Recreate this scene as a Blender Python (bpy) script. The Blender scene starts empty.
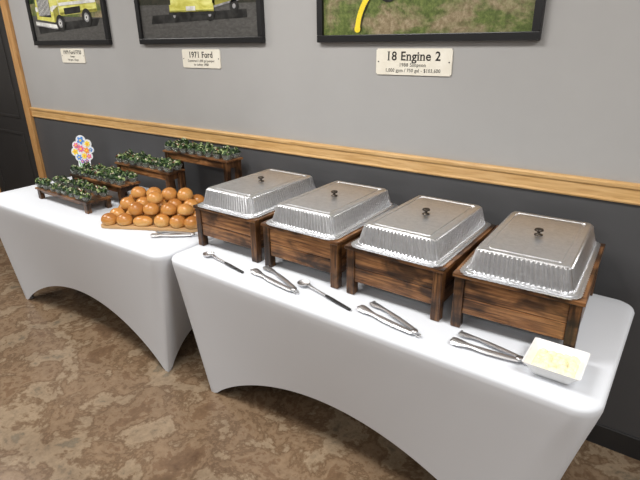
import bpy, bmesh, math, random
from mathutils import Vector, Matrix, noise
random.seed(7)
S=bpy.context.scene; COL=S.collection
try:
    S.view_settings.view_transform='Standard'; S.view_settings.look='None'; S.view_settings.exposure=0.0
except Exception: pass

# ------------------------------------------------------------------ materials
def mat(name,base=(.5,.5,.5),rough=.5,metal=0.,spec=.5):
    m=bpy.data.materials.new(name);m.use_nodes=True
    b=m.node_tree.nodes['Principled BSDF']
    b.inputs['Base Color'].default_value=(*base,1);b.inputs['Roughness'].default_value=rough
    b.inputs['Metallic'].default_value=metal;b.inputs['Specular IOR Level'].default_value=spec
    return m
def N(m,t,**k):
    n=m.node_tree.nodes.new(t)
    for a,v in k.items(): setattr(n,a,v)
    return n
def Lk(m,a,b): m.node_tree.links.new(a,b)
def ramp(m,stops,fac):
    r=N(m,'ShaderNodeValToRGB');e=r.color_ramp.elements
    while len(e)<len(stops): e.new(.5)
    for el,(p,c) in zip(e,stops): el.position=p;el.color=(*c,1)
    Lk(m,fac,r.inputs['Fac']);return r.outputs['Color']
def coords(m,scale=(1,1,1),rnd=False,kind='Object'):
    tc=N(m,'ShaderNodeTexCoord');mp=N(m,'ShaderNodeMapping');mp.inputs['Scale'].default_value=scale
    Lk(m,tc.outputs[kind],mp.inputs['Vector'])
    if rnd:
        oi=N(m,'ShaderNodeObjectInfo');mu=N(m,'ShaderNodeMath',operation='MULTIPLY');mu.inputs[1].default_value=37.
        Lk(m,oi.outputs['Random'],mu.inputs[0]);Lk(m,mu.outputs[0],mp.inputs['Location'])
    return mp.outputs['Vector']
def noisetex(m,vec,scale,detail=4,rough=.5,dist=0):
    n=N(m,'ShaderNodeTexNoise');n.inputs['Scale'].default_value=scale;n.inputs['Detail'].default_value=detail
    n.inputs['Roughness'].default_value=rough;n.inputs['Distortion'].default_value=dist
    Lk(m,vec,n.inputs['Vector']);return n.outputs['Fac']
def bsdf(m): return m.node_tree.nodes['Principled BSDF']
def bump(m,h,strength=.2,dist=.01):
    b=N(m,'ShaderNodeBump');b.inputs['Strength'].default_value=strength;b.inputs['Distance'].default_value=dist
    Lk(m,h,b.inputs['Height']);Lk(m,b.outputs['Normal'],bsdf(m).inputs['Normal'])
def mixc(m,a,b,blend,fac):
    mx=N(m,'ShaderNodeMix',data_type='RGBA',blend_type=blend)
    if isinstance(fac,float): mx.inputs['Factor'].default_value=fac
    else: Lk(m,fac,mx.inputs['Factor'])
    Lk(m,a,mx.inputs[6])
    if isinstance(b,tuple): mx.inputs[7].default_value=(*b,1)
    else: Lk(m,b,mx.inputs[7])
    return mx.outputs[2]
def noisy(name,stops,scale,rough=.5,metal=0,sc=(1,1,1),rnd=False,dist=0,detail=4,bmp=0,bd=.01,kind='Object',spec=.5):
    m=mat(name,rough=rough,metal=metal,spec=spec);v=coords(m,sc,rnd,kind);f=noisetex(m,v,scale,detail,.55,dist)
    Lk(m,ramp(m,stops,f),bsdf(m).inputs['Base Color'])
    if bmp: bump(m,f,bmp,bd)
    return m

M={}
M['wall_up']=noisy('wall_paint_grey',[(.3,(.345,.342,.338)),(.7,(.365,.362,.358))],3,.7,bmp=.03)
M['wall_low']=noisy('wall_paint_charcoal',[(.3,(.066,.067,.071)),(.7,(.074,.075,.079))],3,.55,bmp=.03)
M['ceil']=noisy('ceiling_tile',[(.3,(.78,.78,.76)),(.7,(.82,.82,.80))],60,.9)
M['base']=noisy('black_vinyl',[(.3,(.014,.014,.015)),(.7,(.020,.020,.021))],5,.45)
M['door']=noisy('door_paint_dark',[(.3,(.024,.022,.021)),(.7,(.030,.028,.027))],3,.45)
M['oak']=noisy('oak_varnished',[(.25,(.44,.24,.08)),(.5,(.60,.37,.15)),(.75,(.70,.46,.21))],6,.35,sc=(1.2,14,14),dist=.6)
M['oakv']=noisy('oak_varnished_upright',[(.25,(.36,.17,.055)),(.5,(.50,.27,.10)),(.75,(.60,.36,.15))],6,.35,sc=(14,14,1.2),dist=.6)
# floor : slate-like mottled sheet vinyl
m=mat('mottled_vinyl',rough=.24);v=coords(m)
fa=noisetex(m,v,5.0,12,.66,.25)
c0=ramp(m,[(.30,(.115,.070,.042)),(.41,(.170,.108,.065)),(.432,(.225,.158,.102)),(.475,(.205,.138,.086)),(.50,(.138,.088,.053)),(.53,(.185,.127,.080)),(.555,(.275,.207,.140)),(.61,(.235,.175,.118)),(.635,(.160,.128,.090)),(.73,(.215,.180,.135))],fa)
fb=noisetex(m,v,1.8,5,.6,.2);c1=ramp(m,[(.35,(.80,.76,.72)),(.5,(1.0,.99,.97)),(.65,(1.15,1.15,1.14))],fb)
c2=mixc(m,c0,c1,'MULTIPLY',.9)
fd=noisetex(m,v,30,7,.7,.2);c3=ramp(m,[(.36,(.70,.67,.64)),(.5,(1,1,1)),(.64,(1.2,1.2,1.19))],fd)
c5=mixc(m,c2,c3,'MULTIPLY',.5)
Lk(m,c5,bsdf(m).inputs['Base Color']);bump(m,fb,.02,.003)
M['floor']=m
m=mat('white_spandex',(.66,.69,.74),.75);bsdf(m).inputs['Sheen Weight'].default_value=.12
v=coords(m);bump(m,noisetex(m,coords(m,(1,1,.35)),7,2),.10,.02);M['cloth']=m
def torched(name,sc,dark=1.):
    m=mat(name,rough=.33);v=coords(m,sc,True);f=noisetex(m,v,4,7,.62,.8)
    c=ramp(m,[(.28,(.020,.009,.005)),(.40,(.085,.036,.014)),(.50,(.215,.096,.036)),(.60,(.35,.175,.070)),(.72,(.16,.066,.024))],f)
    c=mixc(m,c,(dark,dark,dark),'MULTIPLY',1.)
    v2=coords(m,(1,1,1.6),True);g=noisetex(m,v2,6.5,3,.55,.5);k=ramp(m,[(.40,(.12,.10,.09)),(.54,(.85,.82,.8)),(.66,(1.1,1.08,1.05))],g)
    Lk(m,mixc(m,c,k,'MULTIPLY',.92),bsdf(m).inputs['Base Color']);bump(m,f,.12);return m
M['woodx']=torched('torched_pine_lengthwise',(1.0,20,17));M['woody']=torched('torched_pine_crosswise',(20,1.0,17));M['woodz']=torched('charred_pine_upright',(20,20,1.2),.6)
M['woodt']=torched('charred_pine_edge',(1.4,16,16),.9)
M['board']=noisy('maple_board',[(.3,(.42,.24,.10)),(.6,(.58,.37,.18))],5,.5,sc=(1.5,12,12))
m=mat('aluminium_foil',(.80,.80,.80),.36,.96);v=coords(m,(1,1,1),True);f=noisetex(m,v,50,6,.7,.6);bump(m,f,.42,.0026)
Lk(m,ramp(m,[(.3,(.64,.65,.67)),(.7,(.78,.79,.81))],f),bsdf(m).inputs['Base Color']);M['foil']=m
M['steel']=noisy('stainless_steel',[(.3,(.58,.58,.59)),(.7,(.70,.70,.71))],20,.36,.92)
M['knob']=noisy('dark_bronze_knob',[(.3,(.05,.04,.033)),(.7,(.09,.075,.06))],30,.35,.8)
M['blackp']=noisy('black_plastic',[(.3,(.012,.012,.012)),(.7,(.02,.02,.02))],20,.3)
m=noisy('clear_plastic',[(.3,(.60,.63,.60)),(.7,(.70,.73,.70))],20,.12);bsdf(m).inputs['Transmission Weight'].default_value=.8;bsdf(m).inputs['IOR'].default_value=1.2;M['cup']=m
M['tubeleg']=noisy('grey_steel_tube',[(.3,(.2,.2,.21)),(.7,(.26,.26,.27))],20,.4,.6)
M['ceramic']=noisy('white_ceramic',[(.3,(.86,.86,.85)),(.7,(.89,.89,.88))],10,.25)
M['butter']=noisy('pale_butter',[(.3,(.82,.75,.46)),(.7,(.88,.84,.62))],60,.5)
m=mat('crusty_roll',rough=.26);tc=N(m,'ShaderNodeTexCoord');sx=N(m,'ShaderNodeSeparateXYZ');Lk(m,tc.outputs['Generated'],sx.inputs[0])
v=coords(m,rnd=True);f=noisetex(m,v,16,3);ad=N(m,'ShaderNodeMath',operation='MULTIPLY_ADD');ad.inputs[1].default_value=.25;Lk(m,f,ad.inputs[0]);Lk(m,sx.outputs['Z'],ad.inputs[2])
oi=N(m,'ShaderNodeObjectInfo');a2=N(m,'ShaderNodeMath',operation='MULTIPLY_ADD');a2.inputs[1].default_value=.55;Lk(m,oi.outputs['Random'],a2.inputs[0]);Lk(m,ad.outputs[0],a2.inputs[2])
s2=N(m,'ShaderNodeMath',operation='MULTIPLY');s2.inputs[1].default_value=.54;Lk(m,a2.outputs[0],s2.inputs[0])
Lk(m,ramp(m,[(.12,(.76,.52,.23)),(.34,(.66,.37,.12)),(.58,(.52,.23,.055)),(.8,(.37,.14,.03)),(1.,(.24,.08,.018))],s2.outputs[0]),bsdf(m).inputs['Base Color']);M['roll']=m
for k,c in dict(leafd=(.020,.048,.015),leafm=(.07,.14,.035),leafl=(.30,.38,.15),cheese=(.66,.62,.48),redb=(.24,.07,.045)).items():
    M[k]=noisy('salad_'+k,[(.3,tuple(x*.8 for x in c)),(.7,tuple(min(1,x*1.2) for x in c))],60,.45)
def flat(name,c,rough=.55): return noisy(name,[(.3,tuple(x*.93 for x in c)),(.7,tuple(min(1,x*1.05) for x in c))],25,rough)
M['frame']=flat('black_frame',(.008,.008,.009),.35);M['plaque']=noisy('cream_plaque',[(.3,(.70,.66,.56)),(.7,(.78,.75,.66))],12,.6);M['ink']=flat('black_ink',(.012,.01,.008))
P={}
def pr(name,stops,scale,dist=.5,sc=(1,1,1)): return noisy(name,stops,scale,.3,dist=dist,detail=12,sc=sc)
m=mat('print_grass',rough=.3);v=coords(m);f=noisetex(m,v,45,8,.7,.2);g=noisetex(m,coords(m,(1,1,1.8)),5,6,.6,.4)
ca=ramp(m,[(.35,(.045,.065,.015)),(.5,(.10,.135,.035)),(.65,(.17,.21,.06))],f);cb=ramp(m,[(.35,(.16,.12,.065)),(.5,(.25,.20,.12)),(.65,(.36,.30,.20))],f)
gm=ramp(m,[(.47,(0,0,0)),(.60,(1,1,1))],g);Lk(m,mixc(m,ca,cb,'MIX',gm),bsdf(m).inputs['Base Color']);P['grass']=m
P['tree']=pr('print_trees',[(.35,(.008,.018,.006)),(.5,(.04,.07,.02)),(.7,(.14,.19,.07))],18)
P['road']=pr('print_road',[(.35,(.060,.058,.055)),(.5,(.078,.076,.072)),(.65,(.10,.098,.093))],30,sc=(1,1,2.5))
P['sky']=pr('print_sky',[(.3,(.42,.55,.70)),(.7,(.70,.76,.82))],5)
P['lime']=pr('print_lime',[(.35,(.46,.43,.06)),(.5,(.62,.60,.14)),(.65,(.74,.73,.26))],9,sc=(1,1,3));P['yellow']=flat('print_yellow',(.85,.66,.04),.3)
P['limed']=pr('print_lime_shaded',[(.35,(.16,.15,.02)),(.65,(.34,.32,.06))],12)
P['white']=pr('print_white',[(.35,(.50,.50,.48)),(.6,(.78,.78,.75))],14);P['black']=pr('print_black',[(.4,(.008,.008,.008)),(.7,(.04,.04,.038))],16)
P['grey']=pr('print_grey',[(.35,(.14,.14,.145)),(.6,(.36,.36,.37))],16);P['red']=flat('print_red',(.45,.04,.02),.3);P['glass']=pr('print_glass',[(.4,(.02,.03,.04)),(.65,(.15,.19,.22))],9)
P['shade']=pr('print_shadow',[(.4,(.015,.018,.010)),(.7,(.05,.045,.03))],40)

# ------------------------------------------------------------------ builders
class B:
    def __init__(s): s.v=[];s.f=[];s.m=[]
    def add(s,vs,fs,mi=0):
        o=len(s.v);s.v+=[tuple(x) for x in vs];s.f+=[tuple(i+o for i in f) for f in fs];s.m+=[mi]*len(fs);return s
    def box(s,c,sz,mi=0,rz=0):
        R=Matrix.Rotation(rz,3,'Z');c=Vector(c);vs=[c+R@Vector((x*sz[0]/2,y*sz[1]/2,z*sz[2]/2)) for z in(-1,1) for y in(-1,1) for x in(-1,1)]
        return s.add(vs,[(0,2,3,1),(4,5,7,6),(0,1,5,4),(2,6,7,3),(0,4,6,2),(1,3,7,5)],mi)
    def rings(s,R,closed=True,cap0=False,cap1=False,mi=0):
        n=len(R[0]);vs=[p for r in R for p in r];fs=[]
        for j in range(len(R)-1):
            for i in range(n if closed else n-1):
                k=(i+1)%n;fs.append((j*n+i,j*n+k,(j+1)*n+k,(j+1)*n+i))
        if cap0: fs.append(tuple(range(n-1,-1,-1)))
        if cap1: fs.append(tuple((len(R)-1)*n+i for i in range(n)))
        return s.add(vs,fs,mi)
    def lathe(s,prof,c=(0,0,0),n=24,mi=0,cap=True):
        R=[[(c[0]+r*math.cos(2*math.pi*i/n),c[1]+r*math.sin(2*math.pi*i/n),c[2]+z) for i in range(n)] for r,z in prof]
        return s.rings(R,cap0=cap,cap1=cap,mi=mi)
    def mesh(s,name,mats,smooth=False,fix=True):
        me=bpy.data.meshes.new(name);me.from_pydata(s.v,[],s.f)
        for mm in (mats if isinstance(mats,(list,tuple)) else [mats]): me.materials.append(mm)
        me.polygons.foreach_set('material_index',s.m)
        if fix:
            bm=bmesh.new();bm.from_mesh(me);bmesh.ops.recalc_face_normals(bm,faces=bm.faces);bm.to_mesh(me);bm.free()
        if smooth: me.polygons.foreach_set('use_smooth',[True]*len(me.polygons))
        me.update();return me
def obj(name,data,loc=(0,0,0),rot=(0,0,0),parent=None,bev=0,auto=None,**pr):
    o=bpy.data.objects.new(name,data);o.location=loc;o.rotation_euler=rot;COL.objects.link(o)
    if parent: o.parent=parent
    if bev:
        b=o.modifiers.new('bevel','BEVEL');b.width=bev;b.segments=2;b.limit_method='ANGLE'
    for k,v in pr.items(): o[k]=v
    return o
def thing(name,loc,rot=(0,0,0),**pr): 
    o=obj(name,None,loc,rot,**pr);o.empty_display_size=.05;return o
def copy_thing(src,loc,rot=None,**pr):
    o=src.copy();o.location=loc
    if rot is not None:o.rotation_euler=rot
    for k,v in pr.items():o[k]=v
    COL.objects.link(o)
    for c in [c for c in bpy.data.objects if c.parent==src]:
        d=c.copy();d.parent=o;COL.objects.link(d)
        for c2 in [x for x in bpy.data.objects if x.parent==c]:
            e=c2.copy();e.parent=d;COL.objects.link(e)
    return o
def rrect(w,d,r,n=6,z=0,cx=0,cy=0):
    pts=[]
    for (sx,sy,a0) in [(1,1,0),(-1,1,90),(-1,-1,180),(1,-1,270)]:
        for i in range(n+1):
            a=math.radians(a0+90*i/n);pts.append((cx+sx*(w/2-r)+r*math.cos(a),cy+sy*(d/2-r)+r*math.sin(a),z))
    return pts

# ------------------------------------------------------------------ room
WY=2.11
def plane_struct(name,c,sz,m): return obj(name,B().box((0,0,0),sz).mesh(name,m),c,kind='structure')
plane_struct('floor',(-1.8,-.6,-.05),(9.6,5.7,.1),M['floor'])
plane_struct('ceiling',(-1.8,-.6,2.80),(9.6,5.7,.1),M['ceil'])
w=B();w.box((0,0,.57),(9.4,.1,1.14),1);w.box((0,0,1.945),(9.4,.1,1.61),0)
obj('wall_back',w.mesh('wall_back',[M['wall_up'],M['wall_low']]),(-1.8,WY+.05,0),kind='structure')
for nm,c,sz in [('wall_left',(-6.45,-.6,0),(.1,5.5)),('wall_right',(2.85,-.6,0),(.1,5.5)),('wall_front',(-1.8,-3.35,0),(9.4,.1))]:
    w=B();w.box((0,0,.57),(*sz,1.14),1);w.box((0,0,1.945),(*sz,1.61),0)
    obj(nm,w.mesh(nm,[M['wall_up'],M['wall_low']]),c,kind='structure')
def extr(prof,x0,x1):
    return B().rings([[(x,-p[0],p[1]) for p in prof] for x in (x0,x1)],cap0=True,cap1=True)
rail=[(0,-.041),(.010,-.041),(.013,-.035),(.010,-.027),(.012,.011),(.018,.019),(.020,.030),(.017,.037),(0,.038)]
obj('trim_1',extr(rail,0,7.38).mesh('trim_1',M['oak']),(-4.555,WY,1.137),kind='structure')
bb=[(0,0),(.012,0),(.010,.012),(.007,.095),(.004,.10),(0,.10)]
obj('baseboard_back',extr(bb,0,7.38).mesh('baseboard_back',M['base']),(-4.555,WY,0),kind='structure')
obj('trim_2',B().box((0,0,1.07),(.085,.03,2.14)).mesh('trim_2',M['oakv']),(-4.60,WY-.015,0),bev=.004,kind='structure')
obj('trim_3',B().box((0,0,1.07),(.085,.03,2.14)).mesh('trim_3',M['oakv']),(-5.60,WY-.015,0),bev=.004,kind='structure')
obj('trim_4',B().box((0,0,0),(1.09,.03,.085)).mesh('trim_4',M['oak']),(-5.10,WY-.015,2.185),bev=.004,kind='structure')
dr=obj('door_1',B().box((0,0,1.07),(.91,.02,2.13)).mesh('door_1',M['door']),(-5.10,WY-.012,.005),bev=.003,kind='structure')
dp=B()
for zc,h in ((.55,.75),(1.55,.95)):
    for c,s in (((0,0,zc+h/2),(.66,.01,.025)),((0,0,zc-h/2),(.66,.01,.025)),((-.33,0,zc),(.025,.01,h+.025)),((.33,0,zc),(.025,.01,h+.025))): dp.box(c,s)
obj('door_panel_moulding',dp.mesh('door_panel_moulding',M['door']),(0,-.013,0),parent=dr,bev=.003)
hd=B().lathe([(.001,0),(.028,0),(.028,.006),(.010,.012),(.010,.04),(.025,.05),(.028,.062),(.02,.074),(.001,.078)])
obj('door_knob',hd.mesh('door_knob',M['steel'],True),(-.38,-.01,.98),(math.radians(90),0,0),parent=dr)

# ------------------------------------------------------------------ tables
def cover_mesh(L,D,h=.74,R=.075,hem=.26,fx=.15,fy=.065):
    F=[(L/2-fx,D/2-fy),(-L/2+fx,D/2-fy),(-L/2+fx,-D/2+fy),(L/2-fx,-D/2+fy)]
    per=[];hemp=[]
    n=56;ca=8
    cc=[(L/2-R,D/2-R,0),(-L/2+R,D/2-R,90),(-L/2+R,-D/2+R,180),(L/2-R,-D/2+R,270)]
    for k in range(4):
        x0,y0,a0=cc[k];x1,y1,a1=cc[(k+1)%4];seq=[]
        for i in range(ca): a=math.radians(a0+45+45*i/ca);seq.append((x0+R*math.cos(a),y0+R*math.sin(a),math.cos(a),math.sin(a)))
        a=math.radians(a0+90);p0=(x0+R*math.cos(a),y0+R*math.sin(a));p1=(x1+R*math.cos(a),y1+R*math.sin(a))
        ns=n-2*ca
        for i in range(ns+1): t=i/ns;seq.append((p0[0]*(1-t)+p1[0]*t,p0[1]*(1-t)+p1[1]*t,math.cos(a),math.sin(a)))
        for i in range(1,ca): a=math.radians(a1+45*i/ca);seq.append((x1+R*math.cos(a),y1+R*math.sin(a),math.cos(a),math.sin(a)))
        m_=len(seq)
        f0=F[k];f1=F[(k+1)%4]
        fw_=.022 if k in(0,2) else .045
        for i,s in enumerate(seq):
            t=i/m_
            t2=t+.10*math.sin(2*math.pi*t)*-.35
            q=min(1,max(0,(t2-fw_)/(1-2*fw_)))
            z=(hem if k in (0,2) else hem*.7)*(4*q*(1-q))**.85 if 0<q<1 else 0
            nx,ny=(0,1) if k==0 else (-1,0) if k==1 else (0,-1) if k==2 else (1,0)
            bow=.02*math.sin(math.pi*t2)
            hemp.append((f0[0]*(1-t2)+f1[0]*t2-nx*bow,f0[1]*(1-t2)+f1[1]*t2-ny*bow,z));per.append(s)
    rings=[]
    rings.append([(p[0]-p[2]*.014,p[1]-p[3]*.014,h) for p in per])
    rings.append([(p[0]-p[2]*.004,p[1]-p[3]*.004,h-.003) for p in per])
    rings.append([(p[0],p[1],h-.012) for p in per])
    rings.append([(p[0]-p[2]*.001,p[1]-p[3]*.001,h-.03) for p in per])
    m=16
    for j in range(1,m+1):
        w=j/m;r=[]
        for p,q in zip(per,hemp):
            r.append((p[0]*(1-w)+q[0]*w,p[1]*(1-w)+q[1]*w,(h-.03)*(1-w)+q[2]*w))
        rings.append(r)
    return B().rings(rings,cap0=True).mesh('table_cover',M['cloth'],True)
def table(cx,cy,rot,L,D,label,fx=.15):
    t=thing('banquet_table',(cx,cy,0),(0,0,rot),label=label,category='table',group='covered banquet tables')
    obj('fitted_cover',cover_mesh(L,D,fx=fx),parent=t)
    obj('tabletop',B().rings([rrect(L-.06,D-.06,.05,z=.70),rrect(L-.06,D-.06,.05,z=.735)],cap0=True,cap1=True).mesh('tabletop',M['ceramic']),parent=t)
    for sx in(-1,1):
        for sy in(-1,1):
            lg=B().lathe([(.013,.03),(.013,.70)],n=12);lg.lathe([(.02,0.002),(.02,.03)],n=12)
            obj('leg',lg.mesh('leg',M['tubeleg'],False),(sx*(L/2-fx-.02),sy*(D/2-.09),0),parent=t)
    return t
T2=(-1.854,1.307);a=-.0157;L=1.83;D=.76
table(T2[0]+L/2*math.cos(a)-D/2*math.sin(a),T2[1]+L/2*math.sin(a)+D/2*math.cos(a),a,L,D,'rectangular table in white stretch cover, holding four foil-lidded chafing stands')
table(-2.785,1.265+.38,.02,1.83,.76,'rectangular table in white stretch cover, holding rolls and salad cups',fx=.155)

# ------------------------------------------------------------------ chafing stands
SW,SD,SH=.39,.53,.205
def make_stand():
    st=thing('chafing_stand',(0,0,0))
    lg=.034
    for sx in(-1,1):
        for sy in(-1,1):
            obj('leg',B().box((0,0,(SH-.014)/2),(lg,lg,SH-.014)).mesh('leg',M['woodz']),(sx*(SW/2-lg/2),sy*(SD/2-lg/2),0),parent=st,bev=.002)
    for sy,nm in((-1,'front_panel'),(1,'back_panel')):
        b=B();b.box((0,0,.087),(SW-2*lg,.018,.060));b.box((0,0,.1545),(SW-2*lg,.018,.071))
        obj(nm,b.mesh(nm,M['woodx']),(0,sy*(SD/2-.014),0),parent=st,bev=.003)
    for sx in(-1,1):
        b=B();b.box((0,0,.087),(.018,SD-2*lg,.060));b.box((0,0,.1545),(.018,SD-2*lg,.071))
        obj('side_panel',b.mesh('side_panel',M['woody']),(sx*(SW/2-.013),0,0),parent=st,bev=.002)
    fr=B();z=SH-.007;wd=.038
    fr.box((0,-SD/2+wd/2-.006,z),(SW+.012,wd,.014),0);fr.box((0,SD/2-wd/2+.006,z),(SW+.012,wd,.014),0)
    fr.box((-SW/2+wd/2-.006,0,z),(wd,SD-2*wd+.012,.014),1);fr.box((SW/2-wd/2+.006,0,z),(wd,SD-2*wd+.012,.014),1)
    obj('top_frame',fr.mesh('top_frame',[M['woodt'],M['woody']]),parent=st,bev=.002)
    return st
def ribperim(w,d,r,inset,z,amp,n):
    w2,d2=w-2*inset,d-2*inset;r2=max(.008,r-inset*.5)
    per=2*(w2-2*r2)+2*(d2-2*r2)+2*math.pi*r2
    pts=[]
    L_=[(d2-2*r2),math.pi*r2/2,(w2-2*r2),math.pi*r2/2,(d2-2*r2),math.pi*r2/2,(w2-2*r2),math.pi*r2/2]
    for i in range(n):
        q=per*i/n;k=0
        while q>L_[k] and k<7: q-=L_[k];k+=1
        hw,hd=w2/2,d2/2
        if k==0: p=(hw,-hd+r2+q);nn=(1,0)
        elif k==2: p=(hw-r2-q,hd);nn=(0,1)
        elif k==4: p=(-hw,hd-r2-q);nn=(-1,0)
        elif k==6: p=(-hw+r2+q,-hd);nn=(0,-1)
        else:
            a=q/r2+{1:0,3:math.pi/2,5:math.pi,7:1.5*math.pi}[k]
            c={1:(hw-r2,hd-r2),3:(-hw+r2,hd-r2),5:(-hw+r2,-hd+r2),7:(hw-r2,-hd+r2)}[k]
            nn=(math.cos(a),math.sin(a));p=(c[0]+r2*nn[0],c[1]+r2*nn[1])
        o=amp*(1 if (i%4) in(0,1) else -1)
        pts.append((p[0]+nn[0]*o,p[1]+nn[1]*o,z))
    return pts
NW=4*104
LW,LD,LR=.325,.505,.030
def lid_mesh():
    P_=[(-.013,.0,0),(-.014,.005,.0008),(-.006,.007,.0008),(-.003,.004,.0),(.000,.004,.0),(.001,.008,.0034),(.018,.074,.0034),(.0195,.077,.0012),(.021,.0785,0),(.024,.0810,0),(.027,.0815,0),(.040,.0815,0),(.0415,.0780,0),(.050,.0780,0),(.0515,.0815,0),(.075,.0817,0),(.11,.0818,0)]
    return B().rings([ribperim(LW,LD,LR,i,z,a_,NW) for i,z,a_ in P_],cap1=True).mesh('lid_dome',M['foil'],False)
def pan_mesh():
    P_=[(-.022,.0,.0006),(-.024,.004,.0012),(-.004,.004,0),(.002,.0,0),(.006,-.006,.0015),(.022,-.06,.0015),(.032,-.064,0)]
    return B().rings([ribperim(LW,LD,LR,i,z,a_,NW) for i,z,a_ in P_],cap1=True).mesh('foil_pan',M['foil'],False)
st0=make_stand();LM=lid_mesh();PM=pan_mesh()
KB=B();KB.lathe([(.001,0),(.015,0),(.014,.003),(.006,.005),(.005,.012),(.012,.015),(.016,.018),(.013,.023),(.001,.025)],n=20)
KM=KB.mesh('lid_knob',M['knob'],True)
TZ=.742
pos=[((-1.835,1.50),0.0),((-1.395,1.495),-.01),((-.959,1.487),-.005),((-.528,1.488),.045)]
labs=['beside the other table','second along the row','third along the row','at the table end beside the butter dish']
for i,((x,y),r) in enumerate(pos):
    c=(x+SW/2*math.cos(r)-SD/2*math.sin(r),y+SW/2*math.sin(r)+SD/2*math.cos(r))
    lb='dark torched-wood chafing stand, '+labs[i]
    if i==0: s=st0;s.location=(*c,TZ);s.rotation_euler=(0,0,r);s['category']='chafing stand';s['group']='wooden chafing stands';s['label']=lb
    else: copy_thing(st0,(*c,TZ),(0,0,r),label=lb)
    p=obj('foil_pan',PM,(c[0],c[1],TZ+SH+.0005),(0,0,r),label='disposable aluminium foil pan set in a wooden stand',category='foil pan',group='foil pans')
    jr=[.0,.012,-.01,-.015][i]
    ld=thing('foil_dome_cover',(c[0]+[.0,-.003,.002,.003][i],c[1]+.0,TZ+SH+.0045),(0,0,r+jr),label='ribbed silver foil lid with dark knob covering a pan',category='pan lid',group='foil pan lids')
    obj('lid_dome',LM,parent=ld)
    obj('lid_knob',KM,(0,0,.0815),parent=ld)

# ------------------------------------------------------------------ utensils
def strip(path,wid,th,mi=0,b=None,up=Vector((0,0,1)),curl=.25):
    b=b or B();R=[]
    n=len(path)
    for i,p in enumerate(path):
        p=Vector(p);t=(Vector(path[min(i+1,n-1)])-Vector(path[max(i-1,0)])).normalized()
        s=t.cross(up).normalized();nn=s.cross(t).normalized();w_=wid[i] if isinstance(wid,(list,tuple)) else wid
        top=[];bot=[]
        for k in range(5):
            u=(k-2)/2;q=p+s*(u*w_/2)-nn*(u*u*w_*curl)
            top.append(q+nn*th/2);bot.append(q-nn*th/2)
        R.append(top+bot[::-1])
    return b.rings(R,cap0=True,cap1=True,mi=mi)
def dropz(me):
    z=min(v.co.z for v in me.vertices)
    for v in me.vertices: v.co.z-=z
    me.update();return me
def tongs_mesh(op=.022,Lg=.25):
    b=B()
    for s in(-1,1):
        path=[];wid=[]
        for i in range(25):
            t=i/24;path.append((t*Lg,s*(.010+op*math.sin(t*1.7)),.010+.003*(1-t)+(.005 if s>0 else 0)*t))
            wid.append(.018+.006*min(1,t*3)-(.006*math.sin((t-.55)/.25*math.pi) if .55<t<.8 else 0)+(.012*math.sin((t-.78)/.22*math.pi*.62) if t>.78 else 0)+(.004*(i%2) if t>.84 else 0))
        strip(path,wid,.0015,b=b,up=Vector((0,s*.14,.99)).normalized(),curl=.16)
        tip=path[-1]
        for k in(-1.3,-.45,.45,1.3): b.lathe([(.001,-.001),(.0045,-.001),(.0045,.001),(.001,.001)],c=(tip[0]+.001,tip[1]+k*.0075,tip[2]-.002),n=10)
    return dropz(b.mesh('tongs_arms',M['steel'],False))
TM=tongs_mesh()
def hinge_mesh():
    b=B();b.lathe([(.001,.003),(.012,.003),(.012,.015),(.001,.015)],n=16)
    for i in range(12):
        a0=2*math.pi*i/12;a1=2*math.pi*(i+1)/12
        b.add([(-.018+r_*math.cos(a_),r_*math.sin(a_),zz) for a_ in(a0,a1) for r_ in(.007,.010) for zz in(.003,.007)],[(0,1,3,2),(4,6,7,5),(1,5,7,3),(0,2,6,4),(2,3,7,6),(0,4,5,1)])
    return b.mesh('hinge_ring',M['steel'],True)
HM=hinge_mesh()
def tongs(tip,hin,label,L0=.25,flip=0):
    dx,dy=tip[0]-hin[0],tip[1]-hin[1];l=math.hypot(dx,dy)
    t=thing('tongs',(hin[0],hin[1],TZ+.0003),(0,0,math.atan2(dy,dx)),label=label,category='tongs',group='serving tongs')
    a_=obj('tongs_arms',TM,parent=t);a_.scale=(l/L0,1.0,1.0);obj('hinge_ring',HM,parent=t)
    return t
tongs((-1.385,1.45),(-1.135,1.375),'stainless serving tongs lying before the foil-lidded trays')
tongs((-.835,1.435),(-.605,1.365),'stainless serving tongs lying before the foil-lidded trays')
tongs((-.478,1.422),(-.270,1.408),'stainless serving tongs lying beside the white butter dish')
tongs((-2.135,1.465),(-1.955,1.565),'stainless serving tongs lying beside the bread board')
def spoon(bowl,end,label):
    dx,dy=end[0]-bowl[0],end[1]-bowl[1];l=math.hypot(dx,dy)
    t=thing('serving_spoon',(bowl[0],bowl[1],TZ),(0,0,math.atan2(dy,dx)),label=label,category='spoon',group='serving spoons')
    prof=[(.0005,.001),(.012,.002),(.020,.006),(.0255,.012),(.027,.015),(.0255,.015),(.024,.012),(.018,.007),(.011,.004),(.0005,.003)]
    obj('spoon_bowl',B().lathe(prof,n=28,cap=False).mesh('spoon_bowl',M['steel'],True),parent=t)
    e=l-.004;f_=lambda x:.015-(.0105)*((x-.0255)/(e-.0255))
    path=[(x,0,f_(x)) for x in [.0255+(e*.52-.0255)*i/10 for i in range(11)]]
    obj('handle',strip(path,[.008]*11,.003,curl=.05).mesh('handle',M['steel'],True),parent=t)
    path2=[(x,0,f_(x)) for x in [e*.50+e*.5*i/10 for i in range(11)]]
    obj('grip',strip(path2,[.009+.003*math.sin(math.pi*i/10*.9+.2) for i in range(11)],.006,curl=.10).mesh('grip',M['blackp'],True),parent=t,label='black plastic grip')
spoon((-1.685,1.428),(-1.42,1.385),'round steel serving spoon with black grip')
spoon((-1.135,1.44),(-.865,1.375),'round steel serving spoon with black grip')

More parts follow.
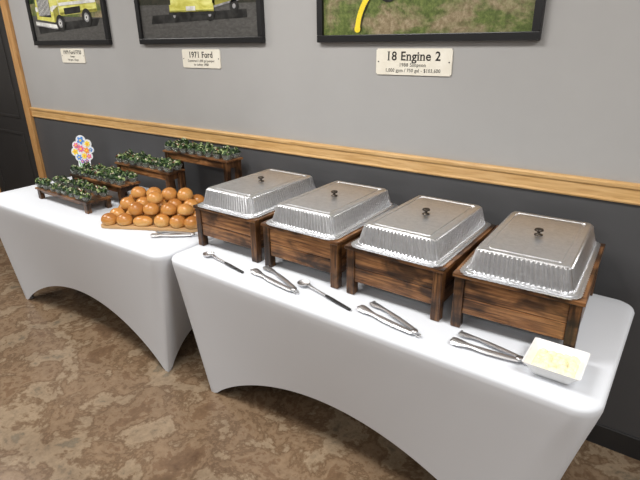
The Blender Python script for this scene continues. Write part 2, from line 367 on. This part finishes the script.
# ------------------------------------------------------------------ butter dish
prof=[(.096,.0,.005),(.100,.003,.005),(.128,.026,.006),(.156,.046,.007),(.160,.048,.007),(.152,.047,.006),(.122,.026,.005),(.096,.008,.005)]
b=B().rings([rrect(s_,s_,r_,4,z) for s_,z,r_ in prof],cap0=True,cap1=True)
dish=obj('square_dish',b.mesh('square_dish',M['ceramic'],False),(-.172,1.42,TZ),(0,0,.0),bev=.001,label='small square white ceramic dish filled with pale butter',category='dish')
bm=bmesh.new();bmesh.ops.create_grid(bm,x_segments=80,y_segments=80,size=.5)
sc_=[(-.36+.18*i+random.uniform(-.05,.05),-.36+.18*j+random.uniform(-.05,.05),random.uniform(.09,.145)) for i in range(5) for j in range(5)]
for v_ in bm.verts:
    x,y=v_.co.x,v_.co.y;e=max(abs(x),abs(y))*2
    v_.co.x*=.120;v_.co.y*=.120
    hh=max([0]+[math.sqrt(max(0,1-((x-a_)**2+(y-b_)**2)/r_**2))*r_ for a_,b_,r_ in sc_])
    nz=abs(noise.noise(Vector((x*22,y*22,3))))
    v_.co.z=.024+.002*(1-e**3)+(.12*hh+.005*nz)*(1-e**10)
me=bpy.data.meshes.new('butter');bm.to_mesh(me);bm.free();me.materials.append(M['butter']);me.polygons.foreach_set('use_smooth',[True]*len(me.polygons))
bt=obj('whipped_butter',me,(-.172,1.42,TZ),label='lumpy pale yellow butter heaped in square dish',category='butter',kind='stuff')

# ------------------------------------------------------------------ bread board + rolls
BR=math.radians(27);BC=Vector((-2.295,1.63))
bw,bdp=.56,.33
b=B().rings([rrect(bw,bdp,.03,5,z) for z in(.0,.018)],cap0=True,cap1=True)
obj('bread_board',b.mesh('bread_board',M['board']),(BC.x,BC.y,TZ-.001),(0,0,BR),bev=.003,label='light wooden serving board piled with bread rolls',category='serving board')
def roll_mesh(sx,sy,sz,seed):
    bm=bmesh.new();bmesh.ops.create_uvsphere(bm,u_segments=24,v_segments=16,radius=1)
    for v_ in bm.verts:
        c=v_.co.copy();d=1+.03*noise.noise(c*1.3+Vector((seed,0,0)))
        z=c.z
        if z<-.55: z=-.55-(abs(z)-.55)*.25
        v_.co=Vector((c.x*sx*d,c.y*sy*d,(z+.66)/1.66*sz*(1+.03*noise.noise(c*1.2+Vector((0,seed,0))))))
    me=bpy.data.meshes.new('bread_roll');bm.to_mesh(me);bm.free();me.materials.append(M['roll']);me.polygons.foreach_set('use_smooth',[True]*len(me.polygons));return me
RM=[roll_mesh(.043,.042,.062,1.),roll_mesh(.042,.043,.060,4.),roll_mesh(.043,.043,.064,9.),roll_mesh(.056,.036,.052,20.)]
zt=TZ+.0168
def put(u,v_,z,k):
    R=Matrix.Rotation(BR,2);q=BC+R@Vector((u+random.uniform(-.003,.003),v_+random.uniform(-.003,.003)))
    up_=z>zt+.01;tl=.18 if up_ else .05
    obj('bread_roll',RM[k],(q.x,q.y,z),(random.uniform(-tl,tl),random.uniform(-tl,tl),random.uniform(0,6.28)if k<3 else BR+random.uniform(-.3,.3)),label='round golden-brown bread roll' if k<3 else 'long pale golden bread roll',category='bread roll',group='bread rolls on the board')
for j in range(4):
    if j==0:
        for u_,k in ((-.232,1),(-.140,0),(-.035,3),(.070,2),(.160,0),(.244,1)): put(u_,-.130,zt,k)
        continue
    for i in range(6):
        put(-.232+.093*i,-.130+.088*j,zt,random.choice([0,1,2]))
for j in range(3):
    for i in range(5):
        if (i,j)!=(0,0): put(-.186+.093*i,-.086+.088*j,zt+.050,random.choice([0,1,2]))
for u_,v_ in ((-.140,.046),(-.047,.046),(.046,.046),(.139,.046),(0.0,-.040)): put(u_,v_,zt+.099,random.choice([0,1,2]))

# ------------------------------------------------------------------ risers and salad cups
def riser(x0,x1,y0,dp,zt_,label):
    w_=x1-x0;h=zt_-TZ;th=.012
    t=thing('display_riser',((x0+x1)/2,y0+dp/2,TZ-.0005),label=label,category='display riser',group='wooden display risers')
    b=B()
    for k in(-1,0,1): b.box((0,k*dp/3,h-th/2),(w_,dp/3-.002,th))
    obj('shelf',b.mesh('shelf',M['woodt']),parent=t,bev=.002)
    ap=min(.04,max(.012,(h-th)*.28))
    for s in(-1,1):
        b=B();q=h-th
        b.box((0,-dp/2+.02,q/2),(.032,.028,q));b.box((0,dp/2-.02,q/2),(.032,.028,q));b.box((0,0,q-ap/2),(.018,dp-.07,ap))
        obj('trestle',b.mesh('trestle',M['woodz']),(s*(w_/2-.03),0,0),parent=t,bev=.002)
    b=B();b.box((0,0,h-th-ap/2),(w_-.092,.016,ap));obj('apron',b.mesh('apron',M['woodx']),(0,-dp/2+.02,0),parent=t)
CB=B().rings([rrect(s_,s_,r_,4,z) for s_,z,r_ in [(.038,0,.010),(.052,.028,.013),(.054,.029,.013),(.051,.028,.012),(.037,.002,.009)]],cap0=True,cap1=True).mesh('cup',M['cup'])
def salad(seed):
    rd=random.Random(seed);b=B();ox,oy=rd.uniform(-.003,.003),rd.uniform(-.003,.003)
    b.lathe([(.014,.003),(.020,.024),(.015,.034),(.001,.038)],n=10,mi=0)
    for i in range(46):
        a_=rd.uniform(0,6.28);rr=.023*math.sqrt(rd.random());c=Vector((ox+rr*math.cos(a_),oy+rr*math.sin(a_),.024+rd.uniform(.004,.034)*(1-rr/.035)))
        d=Vector((rd.uniform(-1,1),rd.uniform(-1,1),rd.uniform(-.2,1.0))).normalized();s_=d.cross(Vector((rd.uniform(-.8,.8),rd.uniform(-.8,.8),1))).normalized();n_=s_.cross(d)
        ln=rd.uniform(.014,.030);wd=ln*rd.uniform(.35,.65);R=[]
        for k in range(4):
            t=k/3;ww=wd*math.sin(math.pi*(.14+.76*t));p=c+d*(t-.5)*ln+n_*(.007*math.sin(math.pi*t))
            R.append([p-s_*ww/2+n_*.002*(k%2),p,p+s_*ww/2-n_*.002*(k%2)])
        b.rings(R,closed=False,mi=rd.choice([0,0,0,0,1,1,2]))
    for i in range(8):
        a_=rd.uniform(0,6.28);rr=rd.uniform(0,.020);c=Vector((ox+rr*math.cos(a_),oy+rr*math.sin(a_),.040+rd.uniform(.002,.016)*(1-rr/.025)))
        r_=rd.uniform(.0035,.008);k_=rd.random();th=rd.uniform(.25,.5);n=7;tx,ty=rd.uniform(-.7,.7),rd.uniform(-.7,.7)
        ringsl=[[c+Vector((q*r_*math.cos(6.283*j/n)*(1+.4*math.sin(j*2.1+seed)),q*r_*.7*math.sin(6.283*j/n),z*r_*th+tx*q*r_*math.cos(6.283*j/n)*.6+ty*q*r_*math.sin(6.283*j/n)*.6)) for j in range(n)] for q,z in((.3,-1),(1,-.3),(.9,.5),(.3,1))]
        b.rings(ringsl,cap0=True,cap1=True,mi=3 if k_<.65 else 4)
    return b.mesh('salad',[M['leafd'],M['leafm'],M['leafl'],M['cheese'],M['redb']],fix=False)
SM=[salad(i) for i in range(8)]
rs=[(-3.33,-2.73,1.45,.17,.815,'low charred-wood riser carrying salad cups'),(-3.22,-2.66,1.635,.145,.880,'second-step charred-wood riser carrying salad cups'),(-2.93,-2.39,1.79,.125,.965,'third-step charred-wood riser carrying salad cups'),(-2.60,-2.03,1.922,.125,1.055,'tallest charred-wood riser carrying salad cups')]
for ri,(x0,x1,y0,dp,z_,lb) in enumerate(rs):
    riser(x0,x1,y0,dp,z_,lb)
    for j in range(2):
        n=8
        for i in range(n):
            x=x0+.036+(x1-x0-.072)*i/(n-1);y=y0+dp/2+(j-.5)*(dp-.058)
            c=thing('salad_cup',(x+random.uniform(-.004,.004),y+random.uniform(-.002,.002),z_-.0005),(0,0,random.uniform(-.2,.2)),label='small clear cup of leafy green salad with pale toppings',category='salad cup',group='salad cups on risers')
            obj('cup',CB,parent=c);s_=obj('salad',random.choice(SM),(0,0,0),(0,0,random.choice([0,1.57,3.14,4.71])),parent=c);k_=random.uniform(.9,1.3);s_.scale=(1.0,1.0,k_)

# ------------------------------------------------------------------ flower card
fc=thing('flower_card',(-3.56,1.93,TZ-.0005),(math.radians(-6),0,math.radians(30)),label='colourful cut-out bouquet card standing on the white table',category='decorative card')
FW=flat('card_white',(.78,.80,.82));cols=[flat('card_pink',(.80,.16,.30)),flat('card_blue',(.10,.28,.70)),flat('card_yellow',(.90,.66,.06)),flat('card_purple',(.38,.14,.55)),flat('card_orange',(.88,.30,.05)),flat('card_green',(.12,.42,.12))]
fl=[(-.048,.236,.022,0,6),(-.008,.272,.030,1,5),(.040,.248,.024,2,7),(-.060,.190,.024,2,5),(-.014,.212,.028,0,8),(.030,.200,.024,4,6),(.062,.205,.016,1,5),(-.034,.150,.023,1,6),(.008,.160,.024,2,7),(.044,.158,.020,0,5),(-.012,.120,.016,3,6),(.024,.124,.016,3,5)]
b=B().rings([[(x,y_,z) for x,z in[(-.050,0),(.050,0),(.048,.12),(.060,.16),(-.060,.16),(-.046,.12)]] for y_ in(0.0005,.0025)],cap0=True,cap1=True)
for x,z,r_,k,_ in fl:
    b.rings([[(x+(r_+.008)*math.cos(2*math.pi*q/20),y_,z+(r_+.008)*math.sin(2*math.pi*q/20)) for q in range(20)] for y_ in(.0004+.00001*k,.003)],cap0=True,cap1=True)
obj('card_backing',b.mesh('card_backing',FW),parent=fc)
for i,(x,z,r_,k,np_) in enumerate(fl):
    b=B();pt=[(x+r_*(.80+.20*math.cos(np_*t+i))*math.cos(t),-.0005,z+r_*(.80+.20*math.cos(np_*t+i))*math.sin(t)) for t in[2*math.pi*q/40 for q in range(40)]]
    b.rings([pt,[(p[0],-.0025,p[2]) for p in pt]],cap0=True,cap1=True)
    ct=[(x+r_*.28*math.cos(t),-.0026,z+r_*.28*math.sin(t)) for t in[2*math.pi*q/14 for q in range(14)]]
    b.rings([ct,[(p[0],-.004,p[2]) for p in ct]],cap0=True,cap1=True,mi=1)
    obj('flower',b.mesh('flower',[cols[k],cols[2] if k!=2 else cols[4]]),parent=fc)
b=B()
for s in(-2,-1,0,1,2):
    b.add([(s*.008-.004,-.0008,.03),(s*.008+.004,-.0008,.03),(s*.018+.004,-.0008,.12),(s*.018-.004,-.0008,.12)],[(0,1,2,3)])
obj('stems',b.mesh('stems',cols[5]),parent=fc)
b=B().rings([[(x,y_,z) for x,z in[(-.026,.002),(.026,.002),(.036,.080),(-.036,.080)]] for y_ in(-.001,-.003)],cap0=True,cap1=True)
obj('vase_print',b.mesh('vase_print',cols[1]),parent=fc)

# ------------------------------------------------------------------ framed photographs
def poly(b,pts,lv,mi,W,H): b.add([(u*W,-.0006*lv,v_*H) for u,v_ in pts],[tuple(range(len(pts)))],mi)
def disc(b,u,v_,r,lv,mi,W,H,n=24): b.add([(u*W+r*math.cos(6.2832*i/n),-.0006*lv,v_*H+r*math.sin(6.2832*i/n)) for i in range(n)],[tuple(range(n))],mi)
pk=list(P.keys());pi_={k:i for i,k in enumerate(pk)};pm=[P[k] for k in pk]
def picture(x0,x1,zb,H,kind,label):
    W=x1-x0;fwd=.032
    t=thing('framed_photograph',(x0,WY,zb),label=label,category='framed picture',group='framed fire truck photographs')
    b=B();ft=.028
    for c,s in [((W/2,-ft/2,fwd/2),(W,ft,fwd)),((W/2,-ft/2,H-fwd/2),(W,ft,fwd)),((fwd/2,-ft/2,H/2),(fwd,ft,H-2*fwd)),((W-fwd/2,-ft/2,H/2),(fwd,ft,H-2*fwd))]: b.box(c,s)
    obj('picture_frame',b.mesh('picture_frame',M['frame']),parent=t,bev=.003)
    iw,ih=W-2*fwd,H-2*fwd;b=B();q=lambda k,pts,lv:poly(b,pts,lv,pi_[k],iw,ih);dd=lambda k,u,v_,r,lv:disc(b,u,v_,r,lv,pi_[k],iw,ih)
    bg=lambda k,v0,v1:q(k,[(0,v0),(1,v0),(1,v1),(0,v1)],0)
    if kind==1:
        bg('road',0,.34);bg('tree',.34,.8);bg('sky',.8,1);q('grass',[(0,.26),(1,.20),(1,.38),(0,.38)],1)
        q('black',[(.08,.07),(.90,.13),(.95,.20),(.06,.16)],1)
        q('lime',[(.40,.24),(.93,.26),(.93,.62),(.40,.66)],2);q('white',[(.10,.22),(.42,.18),(.44,.80),(.16,.78)],3);q('lime',[(.10,.36),(.42,.34),(.43,.50),(.12,.50)],4)
        q('glass',[(.17,.56),(.33,.55),(.33,.75),(.19,.75)],4);q('glass',[(.355,.55),(.42,.56),(.42,.74),(.355,.74)],4)
        q('lime',[(.08,.22),(.34,.18),(.34,.54),(.10,.52)],5);q('limed',[(.34,.18),(.42,.23),(.42,.34),(.34,.30)],5);q('white',[(.11,.45),(.32,.44),(.31,.53),(.12,.52)],6);q('black',[(.12,.25),(.30,.23),(.30,.42),(.12,.42)],6)
        for k in range(9): q('white',[(.126+.0195*k,.255),(.134+.0195*k,.255),(.134+.0195*k,.41),(.126+.0195*k,.41)],7)
        for k in range(3): q('grey',[(.12,.29+.04*k),(.30,.28+.04*k),(.30,.285+.04*k),(.12,.295+.04*k)],8)
        q('white',[(.05,.155),(.37,.11),(.37,.155),(.05,.20)],7);q('grey',[(.05,.155),(.37,.11),(.37,.12),(.05,.165)],8);dd('white',.098,.32,.018,7);dd('white',.325,.31,.018,7);dd('red',.22,.86,.02,5)
        for u,v_ in((.42,.17),(.79,.21)): dd('black',u,v_,.056,8);dd('grey',u,v_,.030,9);dd('white',u,v_,.018,10);dd('black',u,v_,.008,11)
        for k in range(4): q('white' if k%2 else 'grey',[(.46+.115*k,.40),(.555+.115*k,.40),(.555+.115*k,.58),(.46+.115*k,.58)],7)
        q('black',[(.50,.25),(.72,.26),(.72,.32),(.50,.31)],7);q('white',[(.44,.335),(.93,.34),(.93,.37),(.44,.365)],8);q('limed',[(.44,.25),(.93,.265),(.93,.285),(.44,.27)],6)
        q('red',[(.36,.44),(.40,.45),(.40,.50),(.36,.49)],8)
    elif kind==2:
        bg('road',0,.42);bg('tree',.42,.78);bg('sky',.78,1)
        q('shade',[(0,.28),(1,.24),(1,.46),(0,.46)],1);q('black',[(.10,.12),(.92,.14),(.92,.20),(.12,.19)],2)
        q('lime',[(.30,.25),(.68,.23),(.68,.80),(.32,.80)],3);q('limed',[(.66,.23),(.90,.28),(.90,.70),(.66,.76)],3)
        q('glass',[(.34,.56),(.65,.56),(.64,.76),(.35,.76)],4);q('black',[(.37,.31),(.61,.30),(.61,.48),(.37,.48)],4)
        for k in range(6): q('grey',[(.375,.32+.024*k),(.605,.31+.024*k),(.605,.318+.024*k),(.375,.328+.024*k)],5)
        q('lime',[(.29,.205),(.67,.195),(.67,.255),(.29,.265)],6);q('limed',[(.29,.205),(.67,.195),(.67,.210),(.29,.220)],7);q('black',[(.28,.185),(.68,.175),(.68,.198),(.28,.208)],7);q('white',[(.44,.212),(.52,.210),(.52,.244),(.44,.246)],8)
        q('grey',[(.66,.22),(.90,.27),(.90,.285),(.66,.235)],5)
        dd('white',.33,.36,.022,6);dd('white',.645,.35,.022,6);dd('red',.40,.84,.02,5);dd('red',.60,.84,.02,5)
        for u,v_ in((.33,.18),(.635,.175),(.83,.225)): dd('black',u,v_,.034,5);dd('grey',u,v_,.012,6)
        for k in range(2): q('grey',[(.70+.1*k,.40),(.78+.1*k,.41),(.78+.1*k,.62),(.70+.1*k,.64)],5)
    else:
        bg('grass',0,.45);bg('tree',.45,.8);bg('sky',.8,1)
        q('lime',[(.38,.34),(.92,.34),(.92,.72),(.38,.72)],3);q('lime',[(.22,.32),(.40,.32),(.40,.80),(.24,.80)],4);q('glass',[(.25,.58),(.37,.58),(.37,.76),(.26,.76)],5)
        q('white',[(.22,.42),(.92,.42),(.92,.46),(.22,.46)],5);q('white',[(.20,.27),(.94,.27),(.94,.33),(.20,.33)],5)
        q('shade',[(.42,.205),(.55,.20),(.72,.195),(.86,.20),(.94,.27),(.38,.27)],3)
        for u in(.36,.74): dd('black',u,.27,.055,7);dd('grey',u,.27,.028,8)
        cp=[]
        for i in range(29):
            t_=i/28;cp.append((.20+.24*t_**1.8,.03+.31*math.sin(t_*math.pi*.5)))
        for i in range(len(cp)-1):
            (u0,v0),(u1,v1)=cp[i],cp[i+1];dx_,dz_=(u1-u0)*iw,(v1-v0)*ih;l_=math.hypot(dx_,dz_);nx_,nz_=-dz_/l_*.0125,dx_/l_*.0125
            q('yellow',[(u0-nx_/iw,v0-nz_/ih),(u0+nx_/iw,v0+nz_/ih),(u1+nx_/iw,v1+nz_/ih),(u1-nx_/iw,v1-nz_/ih)],9)
            q('shade',[(u0+.010,v0-.004),(u0+.019,v0-.006),(u1+.019,v1-.006),(u1+.010,v1-.004)],8)
        dd('yellow',.20,.035,.0155,10)
    obj('photo_print',b.mesh('photo_print',pm,fix=False),(fwd,-.013,fwd),parent=t)
    obj('backing_board',B().box((W/2,-.006,H/2),(W-.04,.010,H-.04)).mesh('backing_board',M['frame']),parent=t)
picture(-4.235,-3.235,1.662,.74,1,'black-framed photograph of a white and yellow fire truck')
picture(-2.905,-1.870,1.662,.74,2,'black-framed photograph of a lime fire truck facing forward')
picture(-1.522,-.508,1.662,.74,3,'black-framed photograph of fire engine on grass with hose')

def text_mesh(s,size,bold=0.):
    cu=bpy.data.curves.new('txt','FONT');cu.body=s;cu.size=size;cu.align_x='CENTER';cu.align_y='CENTER';cu.extrude=.0003;cu.offset=bold;cu.space_character=1.08
    to=bpy.data.objects.new('txt',cu);COL.objects.link(to);dg=bpy.context.evaluated_depsgraph_get();dg.update()
    me=bpy.data.meshes.new_from_object(to.evaluated_get(dg));bpy.data.objects.remove(to);me.materials.clear();me.materials.append(M['ink'])
    bm=bmesh.new();bm.from_mesh(me);segs=[]
    for e in bm.edges:
        a_,b_=e.verts[0].co,e.verts[1].co
        if abs(a_.z-b_.z)<1e-6 and a_.z>0 and abs(a_.y-b_.y)<size*.012:
            ln=abs(a_.x-b_.x)
            if size*.04<ln<size*.16:
                fs=[f for f in e.link_faces if abs(f.normal.z)>.9]
                if len(fs)==1:
                    d=1 if fs[0].calc_center_median().y>a_.y else -1
                    segs.append((min(a_.x,b_.x),max(a_.x,b_.x),(a_.y+b_.y)/2,d))
    for x0,x1,y,d in segs:
        ex=size*.06;hh=size*.045*d
        vs=[bm.verts.new((x,yy,.00032)) for x,yy in((x0-ex,y),(x1+ex,y),(x1+ex,y+hh),(x0-ex,y+hh))]
        bm.faces.new(vs if d>0 else vs[::-1])
    bm.to_mesh(me);bm.free();return me
def plaque(x0,x1,z0,z1,lines,label):
    W,H=x1-x0,z1-z0
    t=thing('wall_plaque',((x0+x1)/2,WY,(z0+z1)/2),label=label,category='sign',group='name plaques')
    c_=.005
    pts=[(-W/2,-H/2+c_),(-W/2+c_,-H/2+c_),(-W/2+c_,-H/2),(W/2-c_,-H/2),(W/2-c_,-H/2+c_),(W/2,-H/2+c_),(W/2,H/2-c_),(W/2-c_,H/2-c_),(W/2-c_,H/2),(-W/2+c_,H/2),(-W/2+c_,H/2-c_),(-W/2,H/2-c_)]
    b=B().rings([[(x,-y_,z) for x,z in pts] for y_ in(0,.006)],cap0=True,cap1=True,mi=0)
    obj('plaque_board',b.mesh('plaque_board',[M['plaque']]),parent=t)
    for s,size,dz,sx in lines:
        me=text_mesh(s,size,size*.016 if size>.03 else 0.);o=obj('lettering',me,(0,-.0065,dz),(math.radians(90),0,0),parent=t,label='black lettering');o.scale=(sx,1,1)
    for s in(-1,1):
        obj('screw',B().lathe([(.003,0),(.003,.0015),(.001,.002)],n=10).mesh('screw',M['frame']),(s*(W/2-.012),-.006,0),(math.radians(90),0,0),parent=t)
plaque(-1.205,-.845,1.525,1.635,[('18 Engine 2',.052,.022,.98),('1988 Simpson',.021,-.013,1),('1,000 gpm / 750 gal - $103,600',.0205,-.036,.94)],'cream plaque with black lettering reading 18 Engine 2')
plaque(-2.535,-2.215,1.53,1.632,[('1971 Ford',.046,.020,.98),('Converted 1,000 gal pumper',.019,-.012,.94),('to tanker 1980',.019,-.033,1)],'cream plaque with black lettering reading 1971 Ford')
plaque(-3.905,-3.595,1.54,1.638,[('1979 Ford F750',.036,.022,.96),('Pumper',.018,-.006,1),('750 gpm / 750 gal',.018,-.028,1)],'cream plaque with black lettering reading 1979 Ford')

# ------------------------------------------------------------------ lights
def area(loc,sx,sy,pw,col=(1,.975,.94)):
    l=bpy.data.lights.new('ceiling_panel_light','AREA');l.shape='RECTANGLE';l.size=sx;l.size_y=sy;l.energy=pw;l.color=col
    o=bpy.data.objects.new('ceiling_panel_light',l);o.location=loc;COL.objects.link(o)
for x in(-4.2,-1.6,1.0):
    for y in(.75,-1.6): area((x,y,2.74),1.2,.6,50 if y>0 else 30)
wd=bpy.data.worlds.new('room_world');S.world=wd;wd.use_nodes=True;wd.node_tree.nodes['Background'].inputs[0].default_value=(.5,.5,.5,1);wd.node_tree.nodes['Background'].inputs[1].default_value=.3

# ------------------------------------------------------------------ camera
f,pt,ya,ro=500.89,.3802,.6301,-.0135
h=Vector((-math.sin(ya),math.cos(ya),0));r=Vector((math.cos(ya),math.sin(ya),0));u0=Vector((0,0,1))
fw=h*math.cos(pt)-u0*math.sin(pt);up=h*math.sin(pt)+u0*math.cos(pt)
r2=r*math.cos(ro)+up*math.sin(ro);up2=-r*math.sin(ro)+up*math.cos(ro)
cd=bpy.data.cameras.new('camera');cd.sensor_width=36;cd.lens=f/640*36;cd.clip_start=.05
co=bpy.data.objects.new('camera',cd);COL.objects.link(co)
mm=Matrix((r2,up2,-fw)).transposed().to_4x4();mm.translation=Vector((0,0,1.6745));co.matrix_world=mm
S.camera=co
